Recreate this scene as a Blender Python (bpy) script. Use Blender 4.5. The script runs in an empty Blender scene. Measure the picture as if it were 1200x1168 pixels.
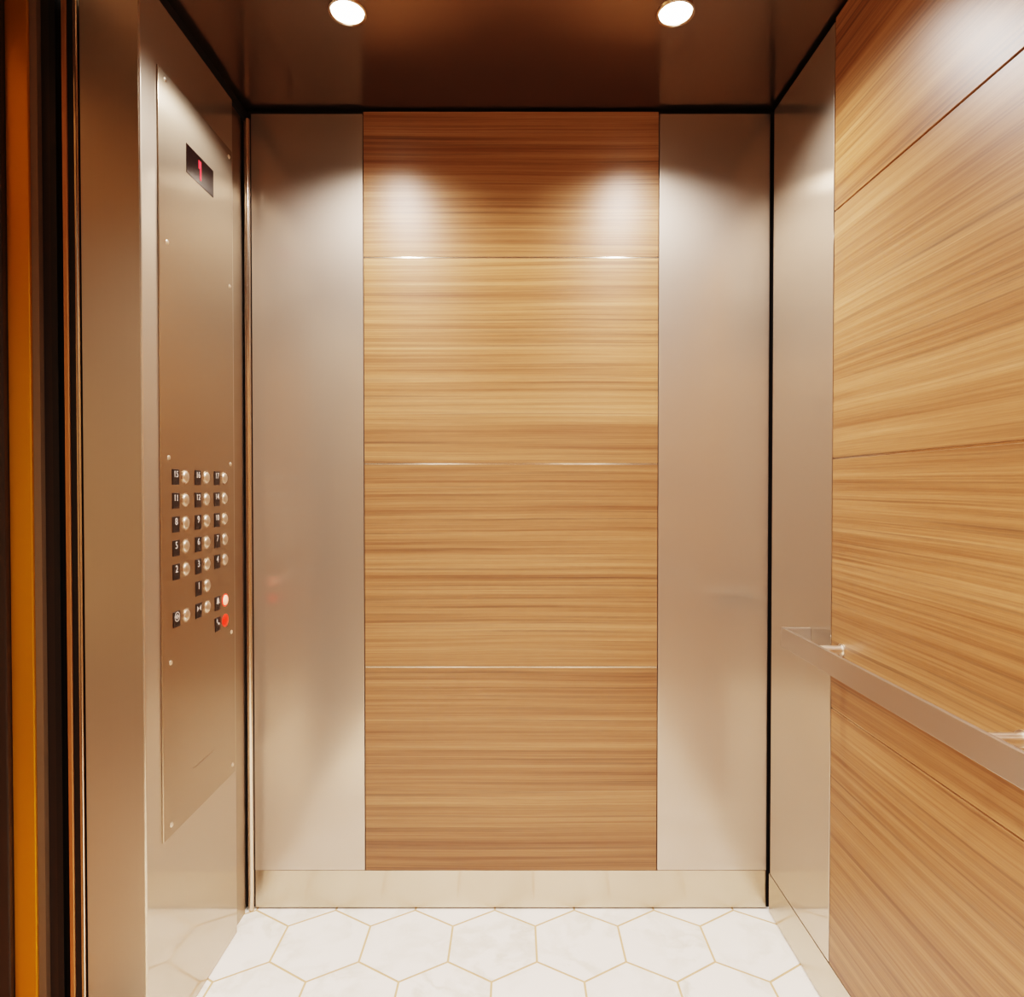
import bpy, bmesh, math, random
from mathutils import Matrix, Vector
random.seed(7)
C = bpy.context.scene.collection

# ------------------------------------------------------------------ helpers
def lin(r, g, b):
    f = lambda c: (c/255/12.92) if c/255 <= 0.04045 else ((c/255+0.055)/1.055)**2.4
    return (f(r), f(g), f(b), 1.0)

def wpos(o):
    v = Vector((0, 0, 0))
    while o is not None:
        v += o.location; o = o.parent
    return v

def obj(name, bm, mats, parent=None, smooth=False, loc=None):
    """link bm (built in world coordinates, or about the origin when loc is given) as one mesh object"""
    me = bpy.data.meshes.new(name)
    p = wpos(parent) if parent else Vector((0, 0, 0))
    if loc is None:
        bmesh.ops.translate(bm, verts=bm.verts, vec=-p)
    bmesh.ops.recalc_face_normals(bm, faces=bm.faces)
    bm.to_mesh(me); bm.free()
    for m in (mats if isinstance(mats, (list, tuple)) else [mats]): me.materials.append(m)
    if smooth:
        for q in me.polygons: q.use_smooth = True
        me.set_sharp_from_angle(angle=math.radians(35))
    o = bpy.data.objects.new(name, me); C.objects.link(o)
    if parent: o.parent = parent
    if loc is not None: o.location = Vector(loc) - p
    return o

def tag(o, label=None, cat=None, group=None, kind=None):
    for k, v in (('label', label), ('category', cat), ('group', group), ('kind', kind)):
        if v: o[k] = v
    return o

def thing(name, label, cat, loc, group=None):
    o = bpy.data.objects.new(name, None); C.objects.link(o)
    o.location = loc; o.empty_display_size = 0.05
    return tag(o, label, cat, group)

def box(bm, x0, x1, y0, y1, z0, z1, bev=0.0, seg=2):
    M = Matrix.Translation(((x0+x1)/2, (y0+y1)/2, (z0+z1)/2)) @ Matrix.Diagonal((abs(x1-x0), abs(y1-y0), abs(z1-z0), 1))
    r = bmesh.ops.create_cube(bm, size=1.0, matrix=M)
    if bev > 0:
        es = list({e for v in r['verts'] for e in v.link_edges})
        bmesh.ops.bevel(bm, geom=es, offset=bev, segments=seg, profile=0.5, affect='EDGES')
    return bm

def bx(*a, **k): return box(bmesh.new(), *a, **k)

def lathe_x(bm, prof, n=32, c=(0, 0, 0)):
    """profile [(height along +X, radius)] turned about the X axis"""
    rings = []
    for h, r in prof:
        if r < 1e-6: rings.append([bm.verts.new((c[0]+h, c[1], c[2]))])
        else: rings.append([bm.verts.new((c[0]+h, c[1]+r*math.cos(2*math.pi*i/n), c[2]+r*math.sin(2*math.pi*i/n))) for i in range(n)])
    for a, b in zip(rings, rings[1:]):
        for i in range(n):
            j = (i+1) % n
            if len(a) == 1 and len(b) == 1: continue
            if len(a) == 1: bm.faces.new((a[0], b[i], b[j]))
            elif len(b) == 1: bm.faces.new((a[i], a[j], b[0]))
            else: bm.faces.new((a[i], a[j], b[j], b[i]))
    return bm

def lathe_z(bm, prof, n=48, c=(0, 0, 0)):
    lathe_x(bm, prof, n)
    for v in bm.verts:
        x, y, z = v.co; v.co = Vector((y+c[0], z+c[1], x+c[2]))
    return bm

# ------------------------------------------------------------------ materials
class NT:
    def __init__(s, name):
        s.m = bpy.data.materials.new(name); s.m.use_nodes = True
        s.t = s.m.node_tree; s.t.nodes.clear()
        s.out = s.n('ShaderNodeOutputMaterial')
    def n(s, typ, **kw):
        nd = s.t.nodes.new(typ)
        for k, v in kw.items(): setattr(nd, k, v)
        return nd
    def l(s, a, b): s.t.links.new(a, b)
    def val(s, sock, v):
        if hasattr(v, 'is_output'): s.l(v, sock)
        else: sock.default_value = v
    def math(s, op, a, b=0.0, clamp=False):
        nd = s.n('ShaderNodeMath', operation=op, use_clamp=clamp)
        s.val(nd.inputs[0], a); s.val(nd.inputs[1], b); return nd.outputs[0]
    def vec(s, op, a, b):
        nd = s.n('ShaderNodeVectorMath', operation=op)
        s.val(nd.inputs[0], a); s.val(nd.inputs[1], b); return nd.outputs[0]
    def noise(s, v, scale, detail=4, rough=0.55, dist=0.0):
        nd = s.n('ShaderNodeTexNoise'); s.l(v, nd.inputs['Vector'])
        nd.inputs['Scale'].default_value = scale; nd.inputs['Detail'].default_value = detail
        nd.inputs['Roughness'].default_value = rough; nd.inputs['Distortion'].default_value = dist
        return nd.outputs['Fac']
    def ramp(s, f, stops, interp='LINEAR'):
        nd = s.n('ShaderNodeValToRGB'); cr = nd.color_ramp; cr.interpolation = interp
        while len(cr.elements) < len(stops): cr.elements.new(0.5)
        for e, (p, c) in zip(cr.elements, stops): e.position = p; e.color = c
        s.l(f, nd.inputs[0]); return nd.outputs[0]
    def bsdf(s, **kw):
        nd = s.n('ShaderNodeBsdfPrincipled')
        for k, v in kw.items(): s.val(nd.inputs[k.replace('_', ' ')], v)
        return nd
    def across(s, grain):
        # direction in the surface at right angles to the grain: brushed grain spreads highlights that way
        nd = s.n('ShaderNodeVectorMath', operation='CROSS_PRODUCT')
        s.l(s.n('ShaderNodeNewGeometry').outputs['True Normal'], nd.inputs[0])
        nd.inputs[1].default_value = tuple(1.0 if a == grain else 0.001 for a in 'XYZ')
        return nd
    def pos(s): return s.n('ShaderNodeNewGeometry').outputs['Position']
    def done(s, sock): s.l(sock, s.out.inputs['Surface']); return s.m

def simple(name, col, rough=0.5, metal=0.0, emit=0.0, ecol=None, spec=0.5):
    t = NT(name)
    nz = t.noise(t.pos(), 60, 3)
    r = t.math('ADD', t.math('MULTIPLY', nz, 0.06), rough-0.03)
    b = t.bsdf(Base_Color=col, Roughness=r, Metallic=metal, Emission_Strength=emit)
    b.inputs['Specular IOR Level'].default_value = spec
    if emit: b.inputs['Emission Color'].default_value = ecol or col
    return t.done(b.outputs[0])

def steel(name, grain='Z', col=(205, 192, 178), r_sharp=0.12, r_soft=0.42, mix=0.5, aniso=0.55, aniso2=None):
    """brushed stainless: a soft brushed lobe over a sharper mirror lobe, grain along one axis"""
    t = NT(name); p = t.pos()
    g = {'X': (1.5, 260, 260), 'Y': (260, 1.5, 260), 'Z': (260, 260, 1.5)}[grain]
    br = t.noise(t.vec('MULTIPLY', p, g), 1.0, 2)
    cl = t.noise(p, 2.2, 3)
    base = t.n('ShaderNodeMix', data_type='RGBA')
    f = t.math('ADD', t.math('MULTIPLY', br, 0.35), t.math('MULTIPLY', cl, 0.65))
    t.l(f, base.inputs[0])
    k = 0.95
    base.inputs[6].default_value = tuple(c*k for c in lin(*col)[:3])+(1,)
    base.inputs[7].default_value = tuple(min(1, c*1.04) for c in lin(*col)[:3])+(1,)
    tg = t.across(grain)
    rv = t.math('MULTIPLY', t.math('SUBTRACT', br, 0.5), 0.04)
    a = t.bsdf(Base_Color=base.outputs[2], Metallic=1.0, Roughness=t.math('ADD', rv, r_soft), Anisotropic=aniso, Tangent=tg.outputs[0])
    b = t.bsdf(Base_Color=base.outputs[2], Metallic=1.0, Roughness=t.math('ADD', t.math('MULTIPLY', rv, 0.3), r_sharp), Anisotropic=aniso*0.6 if aniso2 is None else aniso2, Tangent=tg.outputs[0])
    mx = t.n('ShaderNodeMixShader'); mx.inputs[0].default_value = mix
    t.l(a.outputs[0], mx.inputs[1]); t.l(b.outputs[0], mx.inputs[2])
    return t.done(mx.outputs[0])

def wood(name, axis, seed=0.0, WD=None):
    WD = WD or WDEF
    """horizontal-grain wood laminate; the grain runs along the world axis given"""
    t = NT(name); p = t.pos()
    rnd = t.n('ShaderNodeObjectInfo').outputs['Random']
    off = t.n('ShaderNodeCombineXYZ')
    for i in range(3): t.l(t.math('MULTIPLY', rnd, (17.3, 29.1, 11.7)[i]), off.inputs[i])
    q = t.vec('ADD', p, off.outputs[0]); q = t.vec('ADD', q, (seed, seed*1.7, seed*0.6))
    def sc(al, ac): return t.vec('MULTIPLY', q, (al, 1.0, ac) if axis == 'X' else (1.0, al, ac))
    # slow bend of the grain
    w = t.noise(sc(0.9, 1.2), 1.0, 2)
    bend = t.n('ShaderNodeCombineXYZ'); t.l(t.math('MULTIPLY', t.math('SUBTRACT', w, 0.5), WBEND), bend.inputs[2])
    q = t.vec('ADD', q, bend.outputs[0])
    a = t.noise(sc(0.30, 9), 1.0, 2, 0.5)
    b = t.noise(sc(0.55, 55), 1.0, 4, 0.6)
    c = t.noise(sc(1.4, 210), 1.0, 4, 0.65)
    d = t.noise(sc(26, 900), 1.0, 2, 0.6)
    f = t.math('ADD', t.math('MULTIPLY', a, 0.32), t.math('MULTIPLY', b, 0.38))
    f = t.math('ADD', f, t.math('MULTIPLY', c, 0.30))
    col = t.ramp(f, [(0.28, lin(*WD[0])), (0.40, lin(*WD[1])), (0.50, lin(*WD[2])), (0.60, lin(*WD[3])), (0.74, lin(*WD[4]))])
    hv = t.n('ShaderNodeHueSaturation'); t.l(col, hv.inputs['Color'])
    # sparse thin dark streaks
    e = t.noise(sc(0.8, 105), 1.0, 3, 0.55)
    st = t.math('MULTIPLY', t.math('SUBTRACT', e, 0.54, clamp=True), 2.2, clamp=True)
    v = t.math('ADD', t.math('MULTIPLY', d, 0.34), 0.86)
    t.l(t.math('SUBTRACT', v, st), hv.inputs['Value'])
    bp = t.n('ShaderNodeBump'); bp.inputs['Strength'].default_value = 0.12; bp.inputs['Distance'].default_value = 0.0006
    t.l(t.math('ADD', c, d), bp.inputs['Height'])
    tg = t.across(axis)
    s = t.bsdf(Base_Color=hv.outputs[0], Roughness=0.41, Normal=bp.outputs[0], Anisotropic=0.4, Tangent=tg.outputs[0])
    s.inputs['Specular IOR Level'].default_value = 0.66
    return t.done(s.outputs[0])

WBEND = 0.025
WDEF = [(84, 54, 32), (128, 86, 52), (153, 111, 73), (171, 130, 91), (196, 157, 119)]

def marble(name):
    t = NT(name); p = t.pos()
    at = t.n('ShaderNodeAttribute', attribute_name='tile_shift', attribute_type='GEOMETRY')
    q = t.vec('ADD', p, at.outputs['Vector'])
    wv = t.n('ShaderNodeTexNoise'); t.l(q, wv.inputs['Vector']); wv.inputs['Scale'].default_value = 5.0; wv.inputs['Detail'].default_value = 4
    q2 = t.vec('ADD', q, t.vec('MULTIPLY', wv.outputs['Color'], (0.25, 0.25, 0.25)))
    v = t.noise(q2, 4.5, 5, 0.6)
    vein = t.math('SUBTRACT', 1.0, t.math('MULTIPLY', t.math('ABSOLUTE', t.math('SUBTRACT', v, 0.5)), 14.0), clamp=True)
    cl = t.noise(q, 3.0, 3)
    f = t.math('MULTIPLY', vein, t.math('MULTIPLY', t.math('SUBTRACT', cl, 0.38, clamp=True), 2.2), clamp=True)
    col = t.ramp(f, [(0.0, lin(253, 249, 243)), (0.5, lin(232, 227, 216)), (1.0, lin(206, 200, 184))])
    s = t.bsdf(Base_Color=col, Roughness=0.30)
    return t.done(s.outputs[0])

M = dict(
    panel=steel('brushed_steel_panel', 'Z', (206, 194, 183), 0.16, 0.58, 0.46, 0.3, 0.8),
    ret=steel('brushed_steel_return', 'Z', (206, 193, 179), 0.09, 0.58, 0.56, 0.3, 0.7),
    plate=steel('brushed_steel_plate', 'Z', (190, 173, 154), 0.24, 0.50, 0.68, 0.75, 1.0),
    jamb=steel('brushed_steel_jamb', 'Z', (206, 192, 176), 0.34, 0.55, 0.6, 0.5, 0.8),
    base=steel('brushed_steel_base', 'X', (214, 201, 184), 0.235, 0.45, 0.85, 0.6, 1.0),
    base_y=steel('brushed_steel_base_side', 'Y', (212, 200, 184), 0.20, 0.40, 0.65, 0.6, 0.9),
    rail=steel('brushed_steel_rail', 'Y', (206, 198, 190), 0.20, 0.45, 0.4, 0.6),
    ceil=steel('brushed_dark_ceiling', 'X', (132, 116, 102), 0.15, 0.36, 0.6, 0.4),
    edge=simple('polished_edge', lin(220, 205, 190), 0.18, 1.0),
    shell=simple('dark_shell', lin(24, 17, 13), 0.6),
    wood_x=None, wood_y=None,
    marble=marble('white_marble_tile'),
    grout=simple('tan_grout', lin(212, 180, 140), 0.7),
    black=simple('black_rubber', lin(22, 17, 14), 0.45),
    brown=simple('dark_brown_paint', lin(48, 36, 28), 0.4),
    taupe=simple('taupe_paint', lin(112, 92, 72), 0.5),
    copper=simple('copper_edge', lin(206, 158, 112), 0.45, 1.0),
    gold=steel('gold_brushed_metal', 'Z', (226, 166, 40), 0.25, 0.6, 0.3, 0.3),
    tac=simple('black_tactile_plate', lin(34, 26, 22), 0.35),
    white=simple('white_ink', lin(205, 196, 190), 0.5),
    screen=simple('display_glass', lin(30, 20, 20), 0.12, 0.0),
    led=simple('red_led', lin(220, 50, 60), 0.4, 0.0, 0.8, lin(255, 60, 75)),
    btn=simple('polished_button', lin(238, 230, 220), 0.33, 1.0),
    red=simple('red_lit_button', lin(235, 40, 20), 0.3, 0.0, 1.1, lin(255, 40, 18)),
    pink=simple('bright_lit_button', lin(250, 190, 170), 0.3, 0.0, 1.0, lin(255, 150, 120)),
    lamp=simple('lamp_glow', lin(255, 250, 242), 0.4, 0.0, 14.0, lin(255, 246, 236)),
    hallwall=simple('hall_wall', lin(216, 186, 148), 0.6),
    ink=simple('engraved_grey', lin(120, 96, 76), 0.5),
)
M['wood_x'] = wood('wood_laminate_back', 'X')
M['wood_y'] = wood('wood_laminate_side', 'Y', 3.1)
M['wood_f'] = wood('hall_wood_floor', 'Y', 9.4, [(60, 36, 20), (84, 54, 32), (100, 66, 40), (116, 78, 48), (134, 94, 60)])

# ------------------------------------------------------------------ key dimensions (metres)
XL, XR = -0.793, 0.762          # faces of the left and right walls
YB, YF = 1.887, -0.25           # faces of the far wall and of the wall behind the viewer
ZC = 2.392                      # ceiling
BZ = 0.1175                     # top of the base
SEAM = [0.733, 1.342, 1.955]           # joints of the wood panels, far wall
SEAM_R = [0.741, 1.340, 1.928]         # and right wall
YJ = 1.349                      # door jamb
YJ2 = 0.29
PT = 2.378                      # top of steel panels

# ------------------------------------------------------------------ floor: hexagonal marble tiles
def hex_floor():
    bm = bmesh.new()
    lay = bm.faces.layers.float_vector.new('tile_shift')
    w = 0.239; s = w/math.sqrt(3); g = 0.0028
    x0, x1, y0, y1 = XL-0.03, XR+0.012, YF-0.01, YB+0.012
    def clip(poly, ax, lim, keep_less):
        out = []
        for i, a in enumerate(poly):
            b = poly[(i+1) % len(poly)]
            ia = (a[ax] <= lim) == keep_less; ib = (b[ax] <= lim) == keep_less
            if ia: out.append(a)
            if ia != ib:
                t = (lim-a[ax])/(b[ax]-a[ax]); out.append((a[0]+t*(b[0]-a[0]), a[1]+t*(b[1]-a[1])))
        return out
    box(bm, x0, x1, y0, y1, -0.05, -0.0008)
    for f in bm.faces: f.material_index = 1
    for row in range(-2, 14):
        cy = 1.7443-(row*1.5*s)
        for k in range(-6, 7):
            cx = -0.0594+w*k+(w/2 if row % 2 else 0)
            R = s-g*2/math.sqrt(3)
            poly = [(cx+R*math.cos(math.pi/6+i*math.pi/3), cy+R*math.sin(math.pi/6+i*math.pi/3)) for i in range(6)]
            for ax, lim, kl in ((0, x0, False), (0, x1, True), (1, y0, False), (1, y1, True)):
                poly = clip(poly, ax, lim, kl)
                if len(poly) < 3: break
            if len(poly) < 3: continue
            try:
                f = bm.faces.new([bm.verts.new((a, b, 0.0)) for a, b in poly])
            except ValueError: continue
            f[lay] = Vector((random.uniform(0, 40), random.uniform(0, 40), random.uniform(0, 40)))
    return bm
bm = hex_floor()
fl = obj('floor', bm, [M['marble'], M['grout']]); tag(fl, 'white marble hexagon tile floor with thin tan grout lines', 'floor', kind='structure')
for p in fl.data.polygons:
    pass

# ------------------------------------------------------------------ ceiling
ce = obj('ceiling', bx(XL-0.03, XR+0.03, YF-0.03, YB+0.03, ZC, ZC+0.04), M['ceil'])
tag(ce, 'dark brown reflective metal ceiling', 'ceiling', kind='structure')

# ------------------------------------------------------------------ far wall
wb = obj('wall_back', bx(XL-0.05, XR+0.05, YB+0.012, YB+0.06, -0.05, ZC+0.04), M['shell'])
tag(wb, 'far wall with wood panels between two steel panels', 'wall', kind='structure')
XW0, XW1 = -0.4485, 0.4275
def wood_rows(zs, top, mk, parent):
    lo = BZ+0.001
    for z in zs+[top]:
        hi = z-0.002 if z != top else z
        obj('wood_panel', mk(lo, hi), M['wood_x'] if parent is wb else M['wood_y'], parent)
        lo = z+0.002
wood_rows(SEAM, 2.385, lambda a, b: bx(XW0, XW1, YB, YB+0.0115, a, b, bev=0.0008, seg=1), wb)
for z in SEAM:
    obj('reveal_strip', bx(XW0+0.001, XW1-0.001, YB+0.0002, YB+0.0118, z-0.0018, z+0.0018), M['base'], wb)
obj('steel_panel', bx(-0.7815, XW0-0.002, YB-0.001, YB+0.0115, BZ+0.0015, PT, bev=0.0012), M['panel'], wb)
obj('steel_panel', bx(XW1+0.002, 0.7585, YB-0.001, YB+0.0115, BZ+0.0015, PT, bev=0.0012), M['panel'], wb)
bb = obj('baseboard_back', bx(-0.7815, 0.7585, YB+0.001, YB+0.0115, 0.005, BZ, bev=0.0008), M['base'])
tag(bb, 'brushed steel base along the far wall', 'baseboard', kind='structure')

# ------------------------------------------------------------------ right wall
wr = obj('wall_right', bx(XR+0.012, XR+0.06, YF-0.05, YB+0.05, -0.05, ZC+0.04), M['shell'])
tag(wr, 'right wall with wide wood panels and a steel strip at the corner', 'wall', kind='structure')
YW1, YW0 = 1.5135, YF+0.37
obj('steel_panel', bx(XR, XR+0.0115, YW1+0.004, 1.868, BZ+0.0015, PT, bev=0.0012), M['ret'], wr)
obj('steel_panel', bx(XR, XR+0.0115, YF+0.026, YW0-0.004, BZ+0.0015, PT, bev=0.0012), M['ret'], wr)
wood_rows(SEAM_R, 2.385, lambda a, b: bx(XR, XR+0.0115, YW0, YW1, a, b, bev=0.0008, seg=1), wr)
for z in SEAM_R:
    obj('reveal_strip', bx(XR+0.003, XR+0.0118, YW0+0.001, YW1-0.001, z-0.0018, z+0.0018), M['edge'], wr)
br = obj('baseboard_right', bx(XR-0.001, XR+0.0115, YF+0.02, 1.874, 0.004, BZ, bev=0.0008), M['base_y'])
tag(br, 'brushed steel base along the right wall', 'baseboard', kind='structure')

# ------------------------------------------------------------------ left wall: front return with rounded far edge and door jamb
def return_prism(y_far, y_near, jamb_first):
    """L-plan steel return: face on the cab side, jamb turned outward"""
    bm = bmesh.new()
    box(bm, XL-0.128, XL, y_near, y_far, 0.0, 2.36, bev=0.003, seg=3)
    return bm
wl = obj('wall_left', return_prism(1.789, YJ, True), M['ret'])
tag(wl, 'brushed steel front return beside the doorway', 'wall', kind='structure')
obj('shadow_gap', bx(XL-0.12, XL-0.006, YJ+0.002, YB+0.05, 2.361, ZC+0.03), M['shell'], wl)
obj('side_channel', bx(XL-0.10, XL-0.0125, 1.7895, 1.870, 0.0, 2.36), M['plate'], wl)  # darker plate steel puts the shade of this recess into its colour
obj('corner_gap', bx(XL-0.10, XL-0.018, 1.8705, YB+0.011, 0.0, 2.36), M['ret'], wl)
obj('jamb_plate', bx(XL-0.127, XL-0.0035, YJ-0.0008, YJ+0.001, 0.001, 2.359), M['jamb'], wl)
# rounded corner post
bm = bmesh.new(); lathe_z(bm, [(0.0, 0), (0.0, 0.009), (2.36, 0.009), (2.36, 0)], 24, (-0.7925, 1.884, 0.0))
obj('corner_post', bm, M['edge'], wl, smooth=True)
wl2 = obj('wall_near_left', return_prism(YJ2, YF+0.01, False), M['ret'])
tag(wl2, 'brushed steel return on the near side of the doorway', 'wall', kind='structure')
obj('door_header', bx(XL-0.124, XL, YJ2, YJ, 2.335, ZC), M['ret'], wl2)

# wall behind the viewer
wf = obj('wall_front', bx(XL-0.05, XR+0.05, YF-0.06, YF-0.012, -0.05, ZC+0.04), M['shell'])
tag(wf, 'wood and steel wall behind the viewer', 'wall', kind='structure')
lo = BZ+0.001
for z in SEAM+[2.385]:
    hi = z-0.002 if z < 2.38 else z
    obj('wood_panel', bx(XW0, XW1, YF-0.0115, YF, lo, hi, bev=0.0008, seg=1), M['wood_x'], wf); lo = z+0.002
obj('steel_panel', bx(-0.7815, XW0-0.002, YF-0.0115, YF, BZ, PT, bev=0.0012), M['panel'], wf)
obj('steel_panel', bx(XW1+0.002, 0.7585, YF-0.0115, YF, BZ, PT, bev=0.0012), M['panel'], wf)
obj('base_strip', bx(-0.7815, 0.7585, YF-0.0115, YF-0.001, 0.003, BZ-0.001), M['base'], wf)

# ------------------------------------------------------------------ sliding doors (parked open) and entrance frame
ZT = 2.33
d1 = obj('door_1', bx(-0.9630, -0.9285, 1.362, 1.86, 0.01, ZT), M['black'])
tag(d1, 'lift car door parked open behind the steel jamb', 'door', kind='structure')
obj('leading_edge', bx(-0.9385, -0.9285, YJ+0.003, 1.3615, 0.01, ZT, bev=0.004, seg=4), M['edge'], d1)
obj('rubber_strip', bx(-0.9515, -0.9390, 1.356, 1.3615, 0.01, ZT), M['black'], d1)
obj('copper_strip', bx(-0.9630, -0.9520, YJ+0.004, 1.3615, 0.01, ZT, bev=0.002), M['copper'], d1)
d2 = obj('door_2', bx(-1.0145, -0.9780, 1.366, 1.86, 0.01, ZT), M['brown'])
tag(d2, 'dark landing door parked open', 'door', kind='structure')
obj('safety_edge', bx(-0.9910, -0.9780, 1.357, 1.3655, 0.01, ZT), M['black'], d2)
t1 = obj('trim_1', bx(-1.0795, -1.0310, YJ, 1.40, 0.0, ZT+0.02, bev=0.002), M['gold'])
tag(t1, 'gold metal entrance frame at the left edge', 'door frame', kind='structure')
obj('frame_lip', bx(-1.0305, -1.0150, YJ+0.005, 1.40, 0.0, ZT+0.02), M['taupe'], t1)
t2 = obj('trim_2', bx(-1.25, -1.0800, YJ-0.012, 1.42, 0.0, ZT+0.05, bev=0.003), M['brown'])
tag(t2, 'dark entrance wall edge beyond the gold frame', 'door frame', kind='structure')
# sill between cab floor and hall floor
si = obj('trim_3', bx(-1.05, XL-0.0125, YJ2+0.002, YJ-0.002, -0.05, -0.001), M['edge'])
tag(si, 'metal door sill', 'sill', kind='structure')
# opposite side of the entrance and the hall outside
tn = obj('trim_4', bx(-1.25, -0.925, -0.2, YJ2-0.002, 0.0, ZT+0.05), M['brown'])
tag(tn, 'dark entrance frame on the near side of the doorway', 'door frame', kind='structure')
th = obj('trim_5', bx(-1.25, -0.925, YJ2, YJ-0.02, ZT+0.01, ZT+0.15), M['brown'])
tag(th, 'dark head of the entrance frame', 'door frame', kind='structure')
hf = obj('floor_hall', bx(-3.4, -1.0505, -2.6, 3.2, -0.05, -0.001), M['wood_f']); tag(hf, 'brown wood hall floor outside the doorway', 'floor', kind='structure')
hw = obj('wall_hall', bx(-3.5, -3.4, -2.6, 3.2, -0.05, 2.7), M['hallwall']); tag(hw, 'tan hall wall opposite the doorway', 'wall', kind='structure')
hs = obj('wall_hall_end', bx(-3.4, -1.25, -2.7, -2.6, -0.05, 2.7), M['hallwall']); tag(hs, 'tan hall end wall', 'wall', kind='structure')
hc = obj('ceiling_hall', bx(-3.4, -1.25, -2.6, 3.2, 2.65, 2.7), M['hallwall']); tag(hc, 'tan hall ceiling', 'ceiling', kind='structure')

# ------------------------------------------------------------------ control panel
XP = XL+0.004                   # face of the plate
cop = thing('control_panel', 'tall brushed steel lift control panel with buttons on the left wall', 'control panel', (XL, 1.5975, 0.466))
obj('face_plate', bx(XL+0.0003, XP, 1.410, 1.776, 0.470, 2.208, bev=0.0012), M['plate'], cop)
# display
dp = obj('display', bx(XP-0.001, XP+0.0012, 1.528, 1.664, 2.029, 2.099, bev=0.0006, seg=1), M['screen'], cop)
dp['label'] = 'dark display window'
bm = bmesh.new()
pat = ["00100", "01100", "00100", "00100", "00100", "00100", "01110"]
pat = ["01100", "01100", "01100", "00100", "00100", "00100", "00100"]
for r, row in enumerate(pat):
    for c, ch in enumerate(row):
        if ch == '1':
            y = 1.595+(c-2)*0.0062; z = 2.064+(3-r)*0.0066
            box(bm, XP+0.0011, XP+0.0019, y-0.0031, y+0.0031, z-0.0033, z+0.0033)
ld = obj('lit_digit', bm, M['led'], dp); ld['label'] = 'red lit digit one'
# engraved line of small lettering, too fine to read
bm = bmesh.new(); y = 1.544
while y < 1.644:
    w_ = random.uniform(0.003, 0.009); box(bm, XP-0.0005, XP+0.0003, y, y+w_, 0.580, 0.5825); y += w_+0.0012
obj('engraved_line', bm, M['ink'], cop)
# screws
scr = None
for y, z in [(a*0.995, b+0.012) for a, b in [(1.445, 2.180), (1.765, 2.172), (1.449, 1.816), (1.765, 1.816), (1.449, 1.327), (1.763, 1.324), (1.451, 0.857), (1.763, 0.857), (1.449, 0.484), (1.765, 0.484)]]:
    if scr is None:
        bm = bmesh.new(); lathe_x(bm, [(0, 0.0058), (0.0010, 0.0056), (0.0022, 0.0038), (0.0026, 0)], 20)
        scr = obj('screw', bm, M['btn'], cop, smooth=True, loc=(XP, y, z))
    else:
        c = scr.copy(); C.objects.link(c); c.location = Vector((XP, y, z))-cop.location

def glyph(txt, size):
    cu = bpy.data.curves.new('txt', 'FONT'); cu.body = txt; cu.size = size; cu.extrude = 0.0004
    cu.align_x = 'CENTER'; cu.align_y = 'CENTER'; cu.resolution_u = 3
    o = bpy.data.objects.new('txt', cu); C.objects.link(o)
    dg = bpy.context.evaluated_depsgraph_get()
    me = bpy.data.meshes.new_from_object(o.evaluated_get(dg))
    bpy.data.objects.remove(o)
    bm = bmesh.new(); bm.from_mesh(me); bpy.data.meshes.remove(me)
    for v in bm.verts:
        x, y, z = v.co; v.co = Vector((z, x, y))      # text faces +X, reads along +Y
    return bm

def tri(bm, pts, d=0.0004):
    f = bm.faces.new([bm.verts.new((0, a, b)) for a, b in pts])
    r = bmesh.ops.extrude_face_region(bm, geom=[f])
    bmesh.ops.translate(bm, verts=[v for v in r['geom'] if isinstance(v, bmesh.types.BMVert)], vec=(d, 0, 0))

def ring(bm, r0, r1, n=28, d=0.0005):
    a = [[bm.verts.new((d, r*math.cos(2*math.pi*i/n), r*math.sin(2*math.pi*i/n))) for i in range(n)] for r in (r0, r1)]
    for i in range(n):
        j = (i+1) % n; bm.faces.new((a[0][i], a[0][j], a[1][j], a[1][i]))

def door_open():
    bm = bmesh.new(); ring(bm, 0.0095, 0.0115)
    tri(bm, [(-0.0085, 0), (-0.0015, 0.006), (-0.0015, -0.006)]); tri(bm, [(0.0085, 0), (0.0015, 0.006), (0.0015, -0.006)])
    return bm
def door_close():
    bm = bmesh.new()
    tri(bm, [(-0.0012, 0), (-0.0095, 0.007), (-0.0095, -0.007)]); tri(bm, [(0.0012, 0), (0.0095, 0.007), (0.0095, -0.007)])
    return bm
def bell():
    bm = bmesh.new()
    prof = [(-0.009, -0.006), (-0.0065, -0.003), (-0.0055, 0.004), (-0.003, 0.008), (0, 0.009), (0.003, 0.008), (0.0055, 0.004), (0.0065, -0.003), (0.009, -0.006)]
    tri(bm, prof); tri(bm, [(-0.0025, -0.007), (0.0025, -0.007), (0, -0.0095)])
    return bm
def phone():
    bm = bmesh.new()
    tri(bm, [(-0.008, 0.007), (-0.004, 0.008), (-0.002, 0.004), (-0.004, 0.002), (0.002, -0.004), (0.004, -0.002), (0.008, -0.004), (0.007, -0.008), (0.002, -0.008), (-0.008, 0.002)])
    return bm

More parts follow.
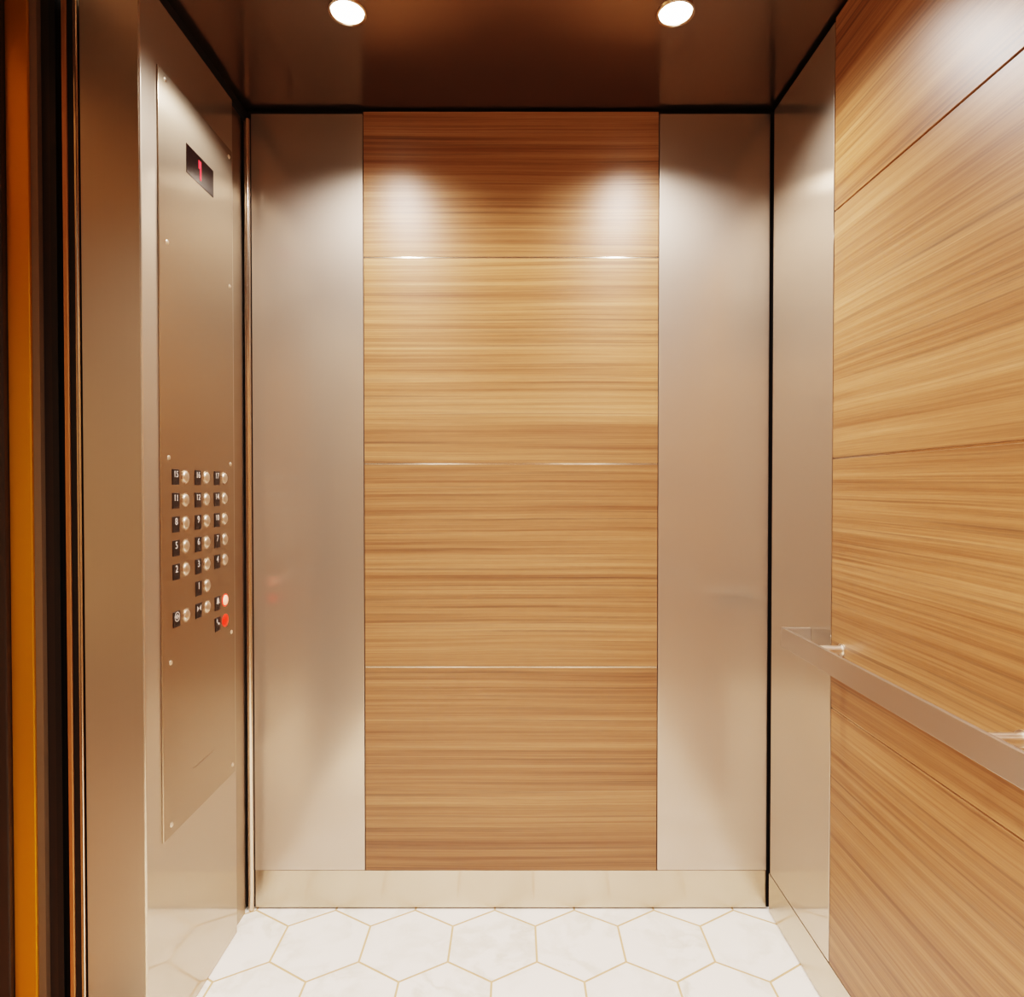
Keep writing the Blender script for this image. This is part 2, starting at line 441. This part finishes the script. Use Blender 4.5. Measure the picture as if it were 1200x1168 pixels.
# one master mesh of each button piece, shared by the copies
bm = bmesh.new(); lathe_x(bm, [(0, 0.0140), (0.0016, 0.0140), (0.0030, 0.0128), (0.0042, 0.0104), (0.0052, 0.0070), (0.0058, 0.0036), (0.0060, 0)], 32)
b_mesh = obj('button', bm, M['btn'], cop, smooth=True, loc=(XP, 0, 0)); 
bm = bmesh.new(); lathe_x(bm, [(0, 0.0172), (0.0010, 0.0170), (0.0014, 0.0160), (0.0008, 0.0146), (0, 0.0142)], 32)
z_mesh = obj('bezel', bm, M['edge'], b_mesh, smooth=True, loc=(XP, 0, 0))
bm = bx(0, 0.0016, -0.0152, 0.0152, -0.0185, 0.0185, bev=0.0007, seg=1)
for yy in (-0.003, 0.003):
    for k in range(3):
        if random.random() < 0.8: lathe_x(bm, [(0.0016, 0.0011), (0.0023, 0.0006), (0.0024, 0)], 8, (0, yy, -0.0075-0.0035*k))
p_mesh = obj('number_plate', bm, M['tac'], cop, loc=(XP, 0, 0))
masters = [b_mesh, z_mesh, p_mesh]
cols = [1.514, 1.6170, 1.7170]
def zrow(i): return 1.2965-0.0553*i
layout = []
labels = [['15', '16', '17'], ['11', '12', '14'], ['8', '9', '10'], ['5', '6', '7'], ['2', '3', '4']]
for r in range(5):
    for c in range(3): layout.append((c, r, labels[r][c], None))
layout += [(1, 5, '1', None), (0, 6, door_open, None), (1, 6, door_close, None), (2, 6, bell, 'pink'), (2, 7, phone, 'red')]
for c, r, sym, special in layout:
    y, z = cols[c], zrow(r)
    pl = p_mesh.copy(); C.objects.link(pl); pl.location = Vector((XP, y-0.0445, z-0.001))-cop.location
    if callable(sym): g = sym()
    else: g = glyph(sym, 0.0235 if len(sym) == 1 else 0.021)
    for v in g.verts: v.co.x += 0.0017; v.co.z += 0.006
    g_o = obj('numeral' if not callable(sym) else 'symbol', g, M['white'], pl, loc=wpos(pl))
    b = b_mesh.copy(); C.objects.link(b); b.location = Vector((XP, y, z))-cop.location
    zz = z_mesh.copy(); C.objects.link(zz); zz.parent = b; zz.location = (0, 0, 0)
    if special:
        b.data = b.data.copy(); b.data.materials[0] = M[special]
        zz.data = zz.data.copy(); zz.data.materials[0] = M['red']
        b['label'] = 'bright lit red alarm button' if special == 'pink' else 'red lit emergency button'
for o in masters: bpy.data.objects.remove(o)
for o in [q for q in bpy.data.objects if q.parent is cop]:
    pass

# ------------------------------------------------------------------ handrail
XB = 0.688; RT, RB = 0.911, 0.861
hr = thing('handrail', 'flat brushed steel handrail bar along the right wall', 'handrail', (XR, 0.80, RB))
YE = 1.626
obj('rail_bar', bx(XB, XB+0.009, -0.02, YE, RB, RT, bev=0.0012), M['rail'], hr)
for yy, s in ((YE, -1), (-0.02, 1)):
    a, b = sorted((yy, yy+s*0.009))
    obj('end_return', bx(XB+0.0092, XR, a, b, RB, RT, bev=0.0012), M['rail'], hr)
for yy in (1.463, 0.94, 0.417):
    bm = bmesh.new()
    lathe_x(bm, [(0, 0), (0, 0.011), (XR-XB-0.0095-0.004, 0.011), (XR-XB-0.0095-0.004, 0.015), (XR-XB-0.0095, 0.015), (XR-XB-0.0095, 0)], 28, (XB+0.0095, yy, 0.893))
    obj('bracket', bm, M['btn'], hr, smooth=True)

# ------------------------------------------------------------------ downlights
def downlight(x, y, label, energy, grp):
    t = thing('downlight', label, 'ceiling light', (x, y, ZC), grp)
    bm = bmesh.new(); lathe_z(bm, [(0.0, 0.046), (-0.004, 0.044), (-0.005, 0.040), (-0.003, 0.0378), (0.0, 0.0375)], 48, (x, y, ZC))
    obj('trim_ring', bm, M['edge'], t, smooth=True)
    bm = bmesh.new(); lathe_z(bm, [(-0.0005, 0.0375), (-0.0045, 0.030), (-0.0065, 0.015), (-0.007, 0)], 48, (x, y, ZC))
    obj('lamp_lens', bm, M['lamp'], t, smooth=True)
    L = bpy.data.lights.new('downlight_beam', 'SPOT'); L.energy = energy; L.spot_size = math.radians(SPOT); L.spot_blend = BLEND
    L.shadow_soft_size = 0.03; L.color = LCOL
    lo = bpy.data.objects.new('downlight_beam', L); C.objects.link(lo); lo.parent = t; lo.location = (0, 0, -0.022)
    L = bpy.data.lights.new('downlight_core', 'SPOT'); L.energy = energy*CORE; L.spot_size = math.radians(84); L.spot_blend = 1.0
    L.shadow_soft_size = 0.03; L.color = LCOL
    lo = bpy.data.objects.new('downlight_core', L); C.objects.link(lo); lo.parent = t; lo.location = (0, 0, -0.022)
    return t
SPOT, BLEND, LCOL = 140, 0.65, (1.0, 0.94, 0.89)
E = 46; CORE = 1.15
downlight(-0.3935, 1.503, 'round glowing downlight at the left of the ceiling', E, 'ceiling downlights')
downlight(0.3800, 1.506, 'round glowing downlight at the right of the ceiling', E, 'ceiling downlights')
downlight(-0.3935, 0.135, 'round downlight in the ceiling above the viewer, on the left', E, 'ceiling downlights')
downlight(0.3100, 0.135, 'round downlight in the ceiling above the viewer, on the right', E, 'ceiling downlights')

# hall light
L = bpy.data.lights.new('hall_light', 'AREA'); L.energy = 380; L.size = 1.6; L.color = (1.0, 0.88, 0.72)
lo = bpy.data.objects.new('hall_light', L); C.objects.link(lo); lo.location = (-2.3, 2.3, 2.6)

# world: dim warm ambience
w = bpy.data.worlds.new('World'); bpy.context.scene.world = w; w.use_nodes = True
w.node_tree.nodes['Background'].inputs[0].default_value = (1.0, 0.85, 0.7, 1); w.node_tree.nodes['Background'].inputs[1].default_value = 0.02

# ------------------------------------------------------------------ camera
cam = bpy.data.cameras.new('camera'); co = bpy.data.objects.new('camera', cam); C.objects.link(co)
cam.sensor_fit = 'HORIZONTAL'; cam.sensor_width = 36; cam.lens = 740/1200*36; cam.clip_start = 0.01
co.location = (0, 0, 1.27); co.rotation_euler = (math.radians(90-0.8), 0, 0)
cam.shift_x = -3/1200; cam.shift_y = -2.0/1200
sc = bpy.context.scene; sc.camera = co
sc.view_settings.view_transform = 'Filmic'; sc.view_settings.look = 'High Contrast'
sc.view_settings.exposure = -0.06; sc.view_settings.gamma = 1.0
try:
    sc.cycles.max_bounces = 12; sc.cycles.glossy_bounces = 8; sc.cycles.diffuse_bounces = 6
    sc.cycles.sample_clamp_indirect = 6.0
except Exception: pass
